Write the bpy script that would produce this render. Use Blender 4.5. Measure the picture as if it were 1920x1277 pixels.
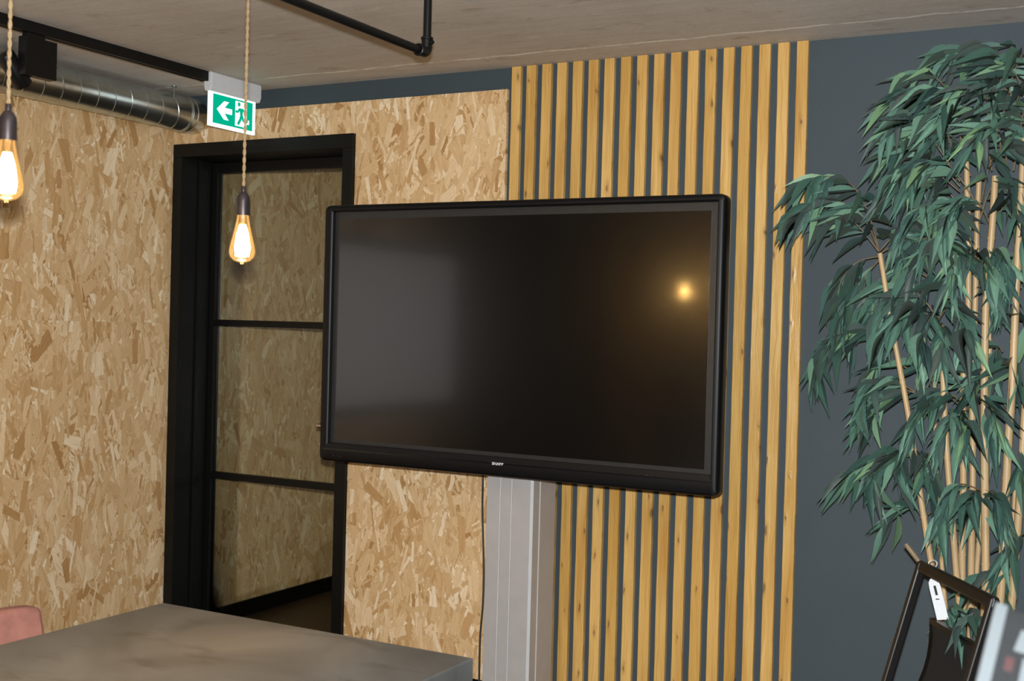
import bpy, bmesh, math, random
from mathutils import Vector, Matrix
random.seed(7)
for o in list(bpy.data.objects): bpy.data.objects.remove(o)
scene = bpy.context.scene
COL = scene.collection
V = Vector

# ------------------------------------------------------------------ camera
FPX, YAW, PIT, ROL = 2261.25, .49597, -.011586, .026458
ZC = 1.55
CAM = V((0, 0, ZC))
fw = V((-math.sin(YAW)*math.cos(PIT), math.cos(YAW)*math.cos(PIT), math.sin(PIT)))
r0 = V((math.cos(YAW), math.sin(YAW), 0)); u0 = r0.cross(fw)
rt = r0*math.cos(ROL)+u0*math.sin(ROL); up = u0*math.cos(ROL)-r0*math.sin(ROL)
cd = bpy.data.cameras.new('camera'); cam = bpy.data.objects.new('camera', cd); COL.objects.link(cam)
cd.sensor_width = 36; cd.lens = FPX/1920*36; cd.clip_start = .05
cam.matrix_world = Matrix(((rt.x, up.x, -fw.x, 0), (rt.y, up.y, -fw.y, 0), (rt.z, up.z, -fw.z, ZC), (0, 0, 0, 1)))
cd.dof.use_dof = True; cd.dof.focus_distance = 4.5; cd.dof.aperture_fstop = 6.0
scene.camera = cam
# ------------------------------------------------------------------ world, flash, exposure
w = bpy.data.worlds.new('world'); scene.world = w; w.use_nodes = True
w.node_tree.nodes['Background'].inputs[0].default_value = (.5, .55, .6, 1)
w.node_tree.nodes['Background'].inputs[1].default_value = .02
fl = bpy.data.lights.new('camera_flash', 'SPOT'); flo = bpy.data.objects.new('camera_flash', fl); COL.objects.link(flo)
fl.energy = 760; fl.color = (.95, .98, 1.0); fl.spot_size = math.radians(104); fl.spot_blend = .5; fl.shadow_soft_size = .022
flo.matrix_world = cam.matrix_world.copy(); flo.location = CAM+up*.085
BULB_W = 36.0
vs = scene.view_settings
vs.view_transform = 'Standard'; vs.look = 'None'; vs.gamma = 1; vs.exposure = 0; vs.use_curve_mapping = False

# ------------------------------------------------------------------ picture frame -> place helpers
def ray(x, y): return fw+rt*((x-960)/FPX)-up*((y-638.5)/FPX)
def atY(x, y, Y): d = ray(x, y); return CAM+d*(Y/d.y)
def atX(x, y, X): d = ray(x, y); return CAM+d*(X/d.x)
def atZ(x, y, Z): d = ray(x, y); return CAM+d*((Z-ZC)/d.z)
def atD(x, y, D): return CAM+ray(x, y)*D

# ------------------------------------------------------------------ materials
class NT:
    def __init__(s, name):
        s.m = bpy.data.materials.new(name); s.m.use_nodes = True; s.t = s.m.node_tree
        s.b = s.t.nodes['Principled BSDF']; s.out = s.t.nodes['Material Output']
    def n(s, typ, **kw):
        q = s.t.nodes.new('ShaderNode'+typ)
        for k, v in kw.items(): setattr(q, k, v)
        return q
    def l(s, a, b): s.t.links.new(a, b)
    def set(s, sock, v):
        if hasattr(v, 'is_linked') or hasattr(v, 'links'): s.l(v, sock)
        else: sock.default_value = v
    def math(s, op, a, b=None, c=None):
        q = s.n('Math', operation=op); s.set(q.inputs[0], a)
        if b is not None: s.set(q.inputs[1], b)
        if c is not None: s.set(q.inputs[2], c)
        return q.outputs[0]
    def mix(s, f, a, b, mode='MIX'):
        q = s.n('Mix', data_type='RGBA', blend_type=mode); s.set(q.inputs[0], f); s.set(q.inputs[6], a); s.set(q.inputs[7], b); return q.outputs[2]
    def mixf(s, f, a, b):
        q = s.n('Mix', data_type='FLOAT'); s.set(q.inputs[0], f); s.set(q.inputs[2], a); s.set(q.inputs[3], b); return q.outputs[0]
    def xyz(s, x=0., y=0., z=0.):
        q = s.n('CombineXYZ'); s.set(q.inputs[0], x); s.set(q.inputs[1], y); s.set(q.inputs[2], z); return q.outputs[0]
    def obj(s):
        q = s.n('TexCoord'); p = s.n('SeparateXYZ'); s.l(q.outputs['Object'], p.inputs[0]); return p.outputs[0], p.outputs[1], p.outputs[2], q.outputs['Object']
    def rnd(s): return s.n('ObjectInfo').outputs['Random']
    def noise(s, vec, scale, det=4., rough=.55, dist=0.):
        q = s.n('TexNoise'); s.l(vec, q.inputs['Vector']); q.inputs['Scale'].default_value = scale; q.inputs['Detail'].default_value = det
        q.inputs['Roughness'].default_value = rough; q.inputs['Distortion'].default_value = dist; return q.outputs['Fac']
    def ramp(s, f, stops):
        q = s.n('ValToRGB'); s.set(q.inputs[0], f); e = q.color_ramp.elements
        while len(e) < len(stops): e.new(.5)
        for k, (p, c) in enumerate(stops): e[k].position = p; e[k].color = (*c, 1)
        return q.outputs[0]
    def bump(s, h, strength=.3, dist=.01):
        q = s.n('Bump'); q.inputs['Strength'].default_value = strength; q.inputs['Distance'].default_value = dist; s.l(h, q.inputs['Height']); s.l(q.outputs[0], s.b.inputs['Normal'])
    def base(s, col, rough=.5, metal=0., spec=.5):
        s.set(s.b.inputs['Base Color'], col); s.set(s.b.inputs['Roughness'], rough); s.b.inputs['Metallic'].default_value = metal; s.b.inputs['Specular IOR Level'].default_value = spec
def lin(r, g, b): return tuple(((c/255)/12.92 if c/255 <= .04045 else ((c/255+.055)/1.055)**2.4) for c in (r, g, b))

def simple(name, col, rough=.5, metal=0., spec=.5, nz=.08, scale=30., emit=None, es=1.):
    t = NT(name); x, y, z, o = t.obj(); f = t.noise(o, scale, 3.)
    a = tuple(c*(1-nz) for c in col); b = tuple(min(1, c*(1+nz)) for c in col)
    t.base(t.ramp(f, [(.3, a), (.7, b)]), rough, metal, spec)
    if emit: t.b.inputs['Emission Color'].default_value = (*emit, 1); t.b.inputs['Emission Strength'].default_value = es
    return t.m

def osb(name, axis):
    t = NT(name); x, y, z, o = t.obj(); u = x if axis == 'x' else y; v = z
    col = None; hgt = None
    R = t.rnd()
    u = t.math('ADD', u, t.math('MULTIPLY', R, 5.3)); v = t.math('ADD', v, t.math('MULTIPLY', R, 7.7))
    stops = [(0, (.42, .23, .085)), (.08, (.55, .335, .145)), (.34, (.64, .43, .22)), (.70, (.70, .49, .265)), (.90, (.79, .60, .375)), (1, (.88, .74, .53))]
    wob = t.math('MULTIPLY', t.math('SUBTRACT', t.noise(t.xyz(u, v), 45., 3.), .5), .012)
    layers = [(.07, .13, 1.2), (.018, .045, 3.0), (.024, .07, 1.8), (.036, .11, 1.4), (.10, .18, 2.4), (.045, .10, 2.4), (.040, .14, .8), (.095, .20, 2.6), (.065, .19, .9)]
    for i, (cw, ch, A) in enumerate(layers):
        vec = t.xyz(t.math('MULTIPLY_ADD', u, 1/cw, i*3.37), t.math('MULTIPLY_ADD', v, 1/ch, i*1.71))
        q = t.n('TexVoronoi', voronoi_dimensions='2D', feature='F1'); t.l(vec, q.inputs['Vector']); q.inputs['Scale'].default_value = 1.; q.inputs['Randomness'].default_value = 1.
        sc = t.n('SeparateColor'); t.l(q.outputs['Color'], sc.inputs[0]); a, b, c = sc.outputs
        sub = t.n('VectorMath', operation='SUBTRACT'); t.l(vec, sub.inputs[0]); t.l(q.outputs['Position'], sub.inputs[1])
        sp = t.n('SeparateXYZ'); t.l(sub.outputs[0], sp.inputs[0])
        lx = t.math('MULTIPLY', sp.outputs[0], cw); ly = t.math('MULTIPLY', sp.outputs[1], ch)
        ang = t.math('MULTIPLY', t.math('SUBTRACT', a, .5), A)
        cs = t.math('COSINE', ang); sn = t.math('SINE', ang)
        px = t.math('ADD', t.math('ADD', t.math('MULTIPLY', lx, cs), t.math('MULTIPLY', ly, sn)), wob)
        py = t.math('ADD', t.math('SUBTRACT', t.math('MULTIPLY', ly, cs), t.math('MULTIPLY', lx, sn)), wob)
        val = t.math('FRACT', t.math('ADD', t.math('MULTIPLY', a, 7.31), t.math('MULTIPLY', c, 3.7)))
        grain = t.noise(t.xyz(t.math('MULTIPLY_ADD', px, 260., t.math('MULTIPLY', a, 50.)), t.math('MULTIPLY', py, 11.)), 1., 3., .65)
        cc = t.ramp(val, stops)
        cc = t.mix(1., cc, t.ramp(grain, [(.28, (.74, .67, .58)), (.48, (.97, .96, .95)), (.72, (1.10, 1.09, 1.07))]), 'MULTIPLY')
        if col is None: col, hgt = cc, t.math('MULTIPLY', val, .3); continue
        hw = t.math('MULTIPLY_ADD', b, cw*.24, cw*.05); hh = t.math('MULTIPLY_ADD', c, ch*.26, ch*.2)
        # taper one end of the strand
        hw = t.math('MULTIPLY', hw, t.math('MULTIPLY_ADD', py, t.math('MULTIPLY', t.math('SUBTRACT', c, .5), 8.), 1.))
        e = t.math('MINIMUM', t.math('SUBTRACT', hw, t.math('ABSOLUTE', px)), t.math('SUBTRACT', hh, t.math('ABSOLUTE', py)))
        mask = t.math('GREATER_THAN', e, 0.)
        mr = t.n('MapRange'); t.l(e, mr.inputs[0]); mr.inputs[1].default_value = 0; mr.inputs[2].default_value = .0012; mr.inputs[3].default_value = .80; mr.inputs[4].default_value = 1.
        cc = t.mix(1., cc, t.xyz(mr.outputs[0], mr.outputs[0], mr.outputs[0]), 'MULTIPLY')
        col = t.mix(mask, col, cc); hgt = t.mixf(mask, hgt, t.math('MULTIPLY_ADD', grain, .25, val))
    # fine dark flecks
    fk = t.noise(t.xyz(t.math('MULTIPLY', u, 120.), t.math('MULTIPLY', v, 40.)), 1., 4., .7, 1.5)
    col = t.mix(t.ramp(fk, [(.62, (0, 0, 0)), (.72, (.8, .8, .8))]), col, (.36, .21, .09, 1))
    t.base(col, .48, 0, .4); t.bump(hgt, .35, .003)
    return t.m

def pine():
    t = NT('varnished_pine'); x, y, z, o = t.obj(); R = t.rnd()
    zz = t.math('MULTIPLY_ADD', R, 37., z); xx = t.math('MULTIPLY_ADD', R, 3., x)
    q = t.n('TexVoronoi', voronoi_dimensions='2D', feature='F1'); q.inputs['Scale'].default_value = 1.
    wv = t.math('MULTIPLY', t.math('SUBTRACT', t.noise(t.xyz(t.math('MULTIPLY', xx, 20.), t.math('MULTIPLY', zz, 20.)), 1., 3.), .5), .30)
    t.l(t.xyz(t.math('ADD', t.math('MULTIPLY', xx, 1/.05), wv), t.math('ADD', t.math('MULTIPLY', zz, 1/.17), wv)), q.inputs['Vector'])
    d = q.outputs['Distance']; sc = t.n('SeparateColor'); t.l(q.outputs['Color'], sc.inputs[0])
    big = t.math('GREATER_THAN', sc.outputs[0], .62)
    ds = t.math('DIVIDE', d, t.math('MULTIPLY_ADD', sc.outputs[1], .7, .35))
    grain = t.noise(t.xyz(t.math('MULTIPLY_ADD', d, -3., t.math('MULTIPLY', xx, 210.)), t.math('MULTIPLY', zz, 2.6), y), 1., 4., .6)
    big2 = t.noise(t.xyz(t.math('MULTIPLY', xx, 14.), t.math('MULTIPLY', zz, 1.6)), 1., 3., .5)
    c = t.ramp(grain, [(.25, (.44, .24, .060)), (.5, (.58, .35, .105)), (.78, (.68, .45, .165))])
    c = t.mix(1., c, t.ramp(big2, [(.3, (.86, .78, .66)), (.5, (1., 1., 1.)), (.72, (1.12, 1.13, 1.18))]), 'MULTIPLY')
    tint = t.ramp(R, [(0, (.90, .85, .68)), (.5, (1., .98, .95)), (1, (1.07, 1.08, 1.10))])
    c = t.mix(1., c, tint, 'MULTIPLY')
    halo = t.math('MULTIPLY', big, t.ramp(ds, [(.10, (1, 1, 1)), (.34, (0, 0, 0))]))
    c = t.mix(t.math('MULTIPLY', halo, .55), c, (.40, .22, .06, 1))
    kn = t.math('MULTIPLY', big, t.ramp(ds, [(.07, (1, 1, 1)), (.13, (0, 0, 0))]))
    ring = t.noise(t.xyz(t.math('MULTIPLY', d, 60.), 0., R), 1., 1.)
    c = t.mix(t.math('MULTIPLY', kn, t.math('MULTIPLY_ADD', ring, .6, .35)), c, (.13, .06, .02, 1))
    t.base(c, t.math('MULTIPLY_ADD', big2, .25, .20), 0, .5); t.bump(t.math('ADD', grain, t.math('MULTIPLY', halo, 1.2)), .3, .004)
    return t.m

def concrete_ceiling():
    t = NT('raw_concrete'); x, y, z, o = t.obj()
    a = t.noise(o, 1.3, 5., .6, .4); b = t.noise(t.xyz(t.math('MULTIPLY', x, 3.), t.math('MULTIPLY', y, 22.)), 1., 5., .65); f = t.noise(o, 60., 4., .7)
    c = t.ramp(t.math('ADD', t.math('MULTIPLY', a, .55), t.math('MULTIPLY', b, .45)), [(.32, (.47, .40, .33)), (.5, (.56, .505, .44)), (.68, (.62, .575, .52))])
    c = t.mix(.35, c, t.ramp(f, [(.3, (.75, .75, .75)), (.7, (1.1, 1.1, 1.1))]), 'MULTIPLY')
    # thin pale efflorescence line along the wall and dark damp marks
    wy = t.math('ADD', y, t.math('MULTIPLY', t.math('SUBTRACT', t.noise(t.xyz(x, 0., 0.), 3.5, 5., .7), .5), .09))
    d = t.math('ABSOLUTE', t.math('SUBTRACT', wy, 4.10))
    ln = t.math('MULTIPLY', t.ramp(d, [(.003, (1, 1, 1)), (.013, (0, 0, 0))]), t.ramp(t.noise(o, 9., 4., .7), [(.36, (0, 0, 0)), (.52, (1, 1, 1))]))
    c = t.mix(ln, c, (.88, .86, .80, 1))
    sp = t.ramp(t.noise(t.xyz(t.math('MULTIPLY', x, 4.), t.math('MULTIPLY', y, 11.), 3.), 1., 5., .7), [(.62, (0, 0, 0)), (.72, (.7, .7, .7))])
    c = t.mix(sp, c, (.74, .70, .63, 1))
    dk = t.ramp(t.noise(t.xyz(t.math('MULTIPLY', x, 5.), t.math('MULTIPLY', y, 9.), 9.), 1., 4., .7), [(.58, (0, 0, 0)), (.72, (.6, .6, .6))])
    c = t.mix(dk, c, (.30, .21, .13, 1))
    t.base(c, .75, 0, .3); t.bump(t.math('ADD', b, f), .12, .006); return t.m

def table_concrete():
    t = NT('sealed_concrete'); x, y, z, o = t.obj()
    a = t.noise(o, 2.4, 5., .6, .6); b = t.noise(t.xyz(t.math('MULTIPLY', x, 5.), t.math('MULTIPLY', y, 16.), z), 1., 4., .6, .5)
    c = t.ramp(a, [(.3, (.075, .073, .067)), (.5, (.11, .111, .106)), (.7, (.14, .143, .140))])
    c = t.mix(t.ramp(b, [(.56, (0, 0, 0)), (.74, (.6, .6, .6))]), c, (.055, .05, .04, 1))
    t.base(c, t.math('MULTIPLY_ADD', a, .3, .32), 0, .5); t.bump(t.noise(o, 40., 3.), .06, .003); return t.m

def wood_floor():
    t = NT('dark_oak_floor'); x, y, z, o = t.obj()
    g = t.noise(t.xyz(t.math('MULTIPLY', x, 3.), t.math('MULTIPLY', y, 60.)), 1., 4., .6)
    c = t.ramp(g, [(.3, (.06, .036, .018)), (.7, (.12, .075, .04))])
    br = t.n('TexBrick'); t.l(o, br.inputs['Vector']); br.inputs['Scale'].default_value = 1.; br.inputs['Brick Width'].default_value = 1.2; br.inputs['Row Height'].default_value = .14; br.inputs['Mortar Size'].default_value = .002
    br.inputs['Color1'].default_value = (1, 1, 1, 1); br.inputs['Color2'].default_value = (.75, .75, .75, 1); br.inputs['Mortar'].default_value = (.2, .2, .2, 1)
    t.base(t.mix(1., c, br.outputs['Color'], 'MULTIPLY'), .45); return t.m

def paint(name, col):
    t = NT(name); x, y, z, o = t.obj(); f = t.noise(o, 160., 3., .6); g = t.noise(o, 3., 3.)
    c = t.mix(.5, t.ramp(g, [(.3, tuple(c*.93 for c in col)), (.7, tuple(c*1.07 for c in col))]), t.ramp(f, [(.3, tuple(c*.9 for c in col)), (.7, tuple(c*1.1 for c in col))]))
    t.base(c, .62, 0, .35); t.bump(f, .12, .002); return t.m

def glass(name, tint, refl=.06, rough=.02):
    t = NT(name); tr = t.n('BsdfTransparent'); tr.inputs[0].default_value = (*tint, 1); gl = t.n('BsdfGlossy'); gl.inputs['Roughness'].default_value = rough
    fr = t.n('Fresnel'); fr.inputs[0].default_value = 1.45; mx = t.n('MixShader'); x, y, z, o = t.obj()
    f = t.math('MULTIPLY', fr.outputs[0], t.math('MULTIPLY_ADD', t.noise(o, 2., 2.), .1, .95)); t.l(f, mx.inputs[0]); t.l(tr.outputs[0], mx.inputs[1]); t.l(gl.outputs[0], mx.inputs[2]); t.l(mx.outputs[0], t.out.inputs[0]); return t.m

def bulb_glass():
    t = NT('amber_bulb_glass'); tr = t.n('BsdfTransparent'); lw = t.n('LayerWeight'); lw.inputs[0].default_value = .35
    t.l(t.ramp(lw.outputs['Facing'], [(0, (1., .95, .86)), (.6, (1., .86, .62)), (1, (.85, .55, .25))]), tr.inputs[0])
    gl = t.n('BsdfGlossy'); gl.inputs['Roughness'].default_value = .05; fr = t.n('Fresnel'); fr.inputs[0].default_value = 1.4
    mx = t.n('MixShader'); t.l(fr.outputs[0], mx.inputs[0]); t.l(tr.outputs[0], mx.inputs[1]); t.l(gl.outputs[0], mx.inputs[2])
    em = t.n('Emission'); em.inputs[0].default_value = (1., .55, .18, 1); em.inputs[1].default_value = .2  # faint amber glow put into the glass in place of bloom
    ad = t.n('AddShader'); t.l(mx.outputs[0], ad.inputs[0]); t.l(em.outputs[0], ad.inputs[1]); t.l(ad.outputs[0], t.out.inputs[0]); return t.m

def emit(name, col, s):
    t = NT(name); x, y, z, o = t.obj(); e = t.n('Emission'); f = t.noise(o, 3., 1.)
    t.l(t.ramp(f, [(.3, tuple(c*.97 for c in col)), (.7, col)]), e.inputs[0]); e.inputs[1].default_value = s; t.l(e.outputs[0], t.out.inputs[0]); return t.m

def leaf_mat():
    t = NT('silk_bamboo_leaf'); x, y, z, o = t.obj()
    ge = t.n('NewGeometry'); R = t.math('FRACT', t.math('ADD', t.rnd(), ge.outputs['Random Per Island']))
    c = t.ramp(R, [(0, (.034, .068, .062)), (.16, (.085, .105, .095)), (.36, (.056, .120, .100)), (.7, (.10, .205, .155)), (.9, (.18, .33, .235)), (1, (.20, .34, .17))])
    f = t.noise(t.n('TexCoord').outputs['Generated'], 9., 3.)
    c = t.mix(.6, c, t.ramp(f, [(.3, (.75, .75, .75)), (.7, (1.2, 1.2, 1.2))]), 'MULTIPLY')
    c = t.mix(t.math('MULTIPLY', ge.outputs['Backfacing'], .45), c, (.13, .14, .11, 1))
    t.base(c, .5, 0, .4)
    tl = t.n('BsdfTranslucent'); t.l(c, tl.inputs[0]); mx = t.n('MixShader'); mx.inputs[0].default_value = .12
    t.l(t.b.outputs[0], mx.inputs[1]); t.l(tl.outputs[0], mx.inputs[2]); t.l(mx.outputs[0], t.out.inputs[0]); return t.m

def cane_mat():
    t = NT('dried_bamboo_cane'); x, y, z, o = t.obj()
    f = t.noise(t.xyz(t.math('MULTIPLY', x, 220.), t.math('MULTIPLY', y, 220.), t.math('MULTIPLY', z, 5.)), 1., 3.)
    g = t.noise(o, 9., 3.)
    c = t.ramp(f, [(.3, (.40, .26, .12)), (.7, (.56, .40, .21))])
    c = t.mix(t.ramp(g, [(.55, (0, 0, 0)), (.75, (.55, .55, .55))]), c, (.34, .22, .13, 1))
    t.base(c, .45); return t.m

def screen_mat():
    t = NT('matte_display_glass'); x, y, z, o = t.obj(); f = t.noise(o, 400., 2.)
    t.base((.0015, .0014, .0014, 1), t.math('MULTIPLY_ADD', f, .008, .26), 0, .5)
    t.b.inputs['Coat Weight'].default_value = .6; t.b.inputs['Coat Roughness'].default_value = .10; t.b.inputs['Coat IOR'].default_value = 1.5; return t.m

M = dict(
    osbx=osb('strand_board_facing', 'x'), osby=osb('strand_board_side', 'y'), pine=pine(), ceil=concrete_ceiling(), conc=table_concrete(), floor=wood_floor(),
    slate=paint('slate_paint', (.043, .060, .070)), black=simple('black_powder_coat', (.004, .004, .004), .42, spec=.28, nz=.15), brass=simple('dark_bronze', (.05, .04, .042), .38, .7, nz=.2),
    doorblk=simple('black_door_paint', (.0045, .0045, .004), .42, spec=.22, nz=.15), tvframe=simple('black_display_frame', (.003, .003, .0035), .45, spec=.25, nz=.1), tvgloss=simple('gloss_black_strip', (.006, .006, .007), .12, nz=.1),
    tvborder=simple('grey_screen_border', (.018, .018, .017), .4, nz=.1), tvback=simple('dark_housing', (.015, .015, .016), .6), screen=screen_mat(), logo=simple('silver_print', (.55, .55, .56), .4),
    alu=simple('anodised_aluminium', (.50, .48, .47), .42, .35, nz=.04, scale=12), aluedge=simple('bright_aluminium_edge', (.78, .80, .82), .3, .4, nz=.03), galv=simple('galvanised_steel', (.56, .60, .59), .28, 1., nz=.12, scale=14),
    glass=glass('door_glass', (.95, .96, .91)), chrome=simple('brushed_steel', (.6, .55, .5), .25, 1.), bulb=bulb_glass(), fil=emit('glowing_filament', (1., .66, .26), 60.),
    cordm=simple('braided_jute_cord', (.25, .17, .085), .8, nz=.3, scale=300), signw=emit('sign_white_light', (.92, 1., .97), 1.25), signg=emit('sign_green_light', (.0, .46, .27), 1.0), daylight=emit('frosted_daylight', (1., .95, .90), 1.3), housing=simple('white_plastic', (.62, .64, .66), .45, nz=.02),
    pink=simple('dusty_pink_velvet', (.25, .105, .08), .85, nz=.2, scale=18), leaf=leaf_mat(), cane=cane_mat(), twig=simple('olive_twig', (.16, .115, .06), .6, nz=.3), pot=simple('black_pot', (.02, .02, .02), .5), soil=simple('dark_soil', (.03, .02, .012), .9, nz=.4),
    chairblk=simple('black_stained_wood', (.006, .005, .0045), .4, nz=.2), sling=simple('dark_sling_fabric', (.003, .0025, .002), .9, nz=.3), tag=simple('white_card_tag', (.72, .76, .80), .6, nz=.02), ink=simple('black_ink', (.03, .03, .035), .6), string=simple('white_string', (.7, .66, .6), .8),
    cable=simple('black_rubber_cable', (.02, .02, .018), .5), white=simple('white_gloss_card', (.07, .08, .085), .5, nz=.02), greycard=simple('grey_card', (.008, .009, .010), .5), kraft=simple('brown_kraft_card', (.022, .018, .015), .7), redink=simple('red_print', (.03, .012, .012), .6))

# ------------------------------------------------------------------ mesh helpers
class MB:
    def __init__(s): s.v = []; s.f = []
    def add(s, vs, fs): k = len(s.v); s.v += [V(a) for a in vs]; s.f += [tuple(i+k for i in f) for f in fs]; return s
    def box(s, x0, x1, y0, y1, z0, z1):
        return s.add([(x0, y0, z0), (x1, y0, z0), (x1, y1, z0), (x0, y1, z0), (x0, y0, z1), (x1, y0, z1), (x1, y1, z1), (x0, y1, z1)], [(0, 3, 2, 1), (4, 5, 6, 7), (0, 1, 5, 4), (1, 2, 6, 5), (2, 3, 7, 6), (3, 0, 4, 7)])
    def bar(s, a, b, w, h, side=None):      # square bar a->b, w along side, h across
        a, b = V(a), V(b); d = (b-a).normalized(); sd = V(side or (0, 0, 1)); sd = (sd-d*sd.dot(d)).normalized(); t = d.cross(sd)
        P = [p+sd*(i*w/2)+t*(j*h/2) for p in (a, b) for i, j in ((-1, -1), (1, -1), (1, 1), (-1, 1))]
        return s.add(P, [(0, 1, 2, 3), (7, 6, 5, 4), (0, 4, 5, 1), (1, 5, 6, 2), (2, 6, 7, 3), (3, 7, 4, 0)])
    def tube(s, pts, r, n=10, cap=True):
        pts = [V(p) for p in pts]; rr = r if isinstance(r, (list, tuple)) else [r]*len(pts); rings = []; prev = None
        for i, p in enumerate(pts):
            d = (pts[min(i+1, len(pts)-1)]-pts[max(i-1, 0)]).normalized()
            if prev is None: a = V((0, 0, 1)) if abs(d.z) < .9 else V((1, 0, 0)); e = (a-d*a.dot(d)).normalized()
            else: e = (prev-d*prev.dot(d)).normalized()
            prev = e; g = d.cross(e); rings.append([p+(e*math.cos(k*2*math.pi/n)+g*math.sin(k*2*math.pi/n))*rr[i] for k in range(n)])
        vs = [q for R in rings for q in R]; fs = []
        for i in range(len(pts)-1):
            for k in range(n): fs.append((i*n+k, i*n+(k+1) % n, (i+1)*n+(k+1) % n, (i+1)*n+k))
        if cap: fs += [tuple(range(n))[::-1], tuple((len(pts)-1)*n+k for k in range(n))]
        return s.add(vs, fs)
    def lathe(s, prof, c, n=28, axis=None):   # prof: (radius, height) list
        c = V(c); ax = V(axis or (0, 0, 1)).normalized(); e = ax.orthogonal().normalized(); g = ax.cross(e); vs = []; fs = []
        for r, h in prof:
            for k in range(n): t = k*2*math.pi/n; vs.append(c+ax*h+(e*math.cos(t)+g*math.sin(t))*r)
        for i in range(len(prof)-1):
            for k in range(n): fs.append((i*n+k, i*n+(k+1) % n, (i+1)*n+(k+1) % n, (i+1)*n+k))
        return s.add(vs, fs)
    def prism(s, poly, fn, d0, d1):          # poly of (a,b); fn(a,b,d)->point
        n = len(poly); vs = [fn(a, b, d0) for a, b in poly]+[fn(a, b, d1) for a, b in poly]
        return s.add(vs, [tuple(range(n)), tuple(range(n, 2*n))[::-1]]+[(i, i+n, (i+1) % n+n, (i+1) % n) for i in range(n)])
    def build(s, name, mat, parent=None, smooth=False, bev=0., origin=None, recalc=True):
        if parent is not None: org = ORG[parent.name]
        elif origin is not None: org = V(origin)
        else:
            lo = [min(v[i] for v in s.v) for i in range(3)]; hi = [max(v[i] for v in s.v) for i in range(3)]; org = V(((lo[0]+hi[0])/2, (lo[1]+hi[1])/2, lo[2]))
        me = bpy.data.meshes.new(name); me.from_pydata([v-org for v in s.v], [], s.f); me.update()
        if recalc:
            bm = bmesh.new(); bm.from_mesh(me); bmesh.ops.recalc_face_normals(bm, faces=bm.faces); bm.to_mesh(me); bm.free()
        me.materials.append(M[mat] if isinstance(mat, str) else mat)
        if smooth:
            for p in me.polygons: p.use_smooth = True
            me.set_sharp_from_angle(angle=math.radians(42))
        o = bpy.data.objects.new(name, me); COL.objects.link(o)
        if parent is not None: o.parent = parent
        else: o.location = org
        ORG[o.name] = org
        if bev: b = o.modifiers.new('edge', 'BEVEL'); b.width = bev; b.segments = 2; b.limit_method = 'ANGLE'
        return o
ORG = {}
def empty(name, loc, label, cat, group=None):
    o = bpy.data.objects.new(name, None); COL.objects.link(o); o.location = loc; o.empty_display_size = .1; ORG[o.name] = V(loc); tag(o, label, cat, group); return o
def tag(o, label, cat, group=None):
    o['label'] = label; o['category'] = cat
    if group: o['group'] = group
    return o
def struct(o, label=None, cat=None):
    o['kind'] = 'structure'
    if label: o['label'] = label; o['category'] = cat
    return o
O0 = (0, 0, 0)
def bez(pts, n=8):
    pts = [V(p) for p in pts]; out = []
    for i in range(len(pts)-1):
        p0 = pts[max(i-1, 0)]; p1 = pts[i]; p2 = pts[i+1]; p3 = pts[min(i+2, len(pts)-1)]
        for k in range(n): t = k/n; out.append(.5*((2*p1)+(p2-p0)*t+(2*p0-5*p1+4*p2-p3)*t*t+(3*p1-p0-3*p2+p3)*t**3))
    return out+[pts[-1]]

# ================================================================== SETTING
YB = 4.3; XL = -4.16; ZT = 2.6; XR = 2.6; YF = -3.6
struct(MB().box(XL-.12, XR+.12, YF-.12, YB, -.1, 0).build('floor', 'floor', origin=O0), 'dark oak floor of the meeting room', 'floor')
struct(MB().box(XL-.12, XR+.12, YF-.12, YB+.14, ZT, ZT+.12).build('ceiling', 'ceil', origin=O0), 'raw concrete ceiling with pale cracks and stains', 'ceiling')
DL, DR, DT = XL, -3.116, 2.37      # door casing outline
wb = MB().box(DR-.03, XR, YB, YB+.14, 0, ZT).box(XL-.12, DR-.03, YB, YB+.14, DT-.03, ZT).build('wall_back', 'slate', origin=O0)
struct(wb, 'slate painted end wall with strand board and pine slats', 'wall')
WY0, WY1, WZ0, WZ1 = .70, 2.45, 1.0, 2.05     # daylight window in the side wall, seen mirrored in the display
wl = struct(MB().box(XL-.12, XL-.018, YF, WY0, 0, ZT).box(XL-.12, XL-.018, WY1, YB, 0, ZT).box(XL-.12, XL-.018, WY0, WY1, 0, WZ0).box(XL-.12, XL-.018, WY0, WY1, WZ1, ZT).build('wall_left', 'slate', origin=O0), 'side wall clad in strand board sheets', 'wall')
struct(MB().box(XR, XR+.12, YF, YB, 0, ZT).build('wall_right', 'slate', origin=O0), 'slate painted wall opposite the strand board wall', 'wall')
struct(MB().box(XL-.12, XR+.12, YF-.12, YF, 0, ZT).build('wall_front', 'slate', origin=O0), 'slate painted wall facing the display', 'wall')
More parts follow.
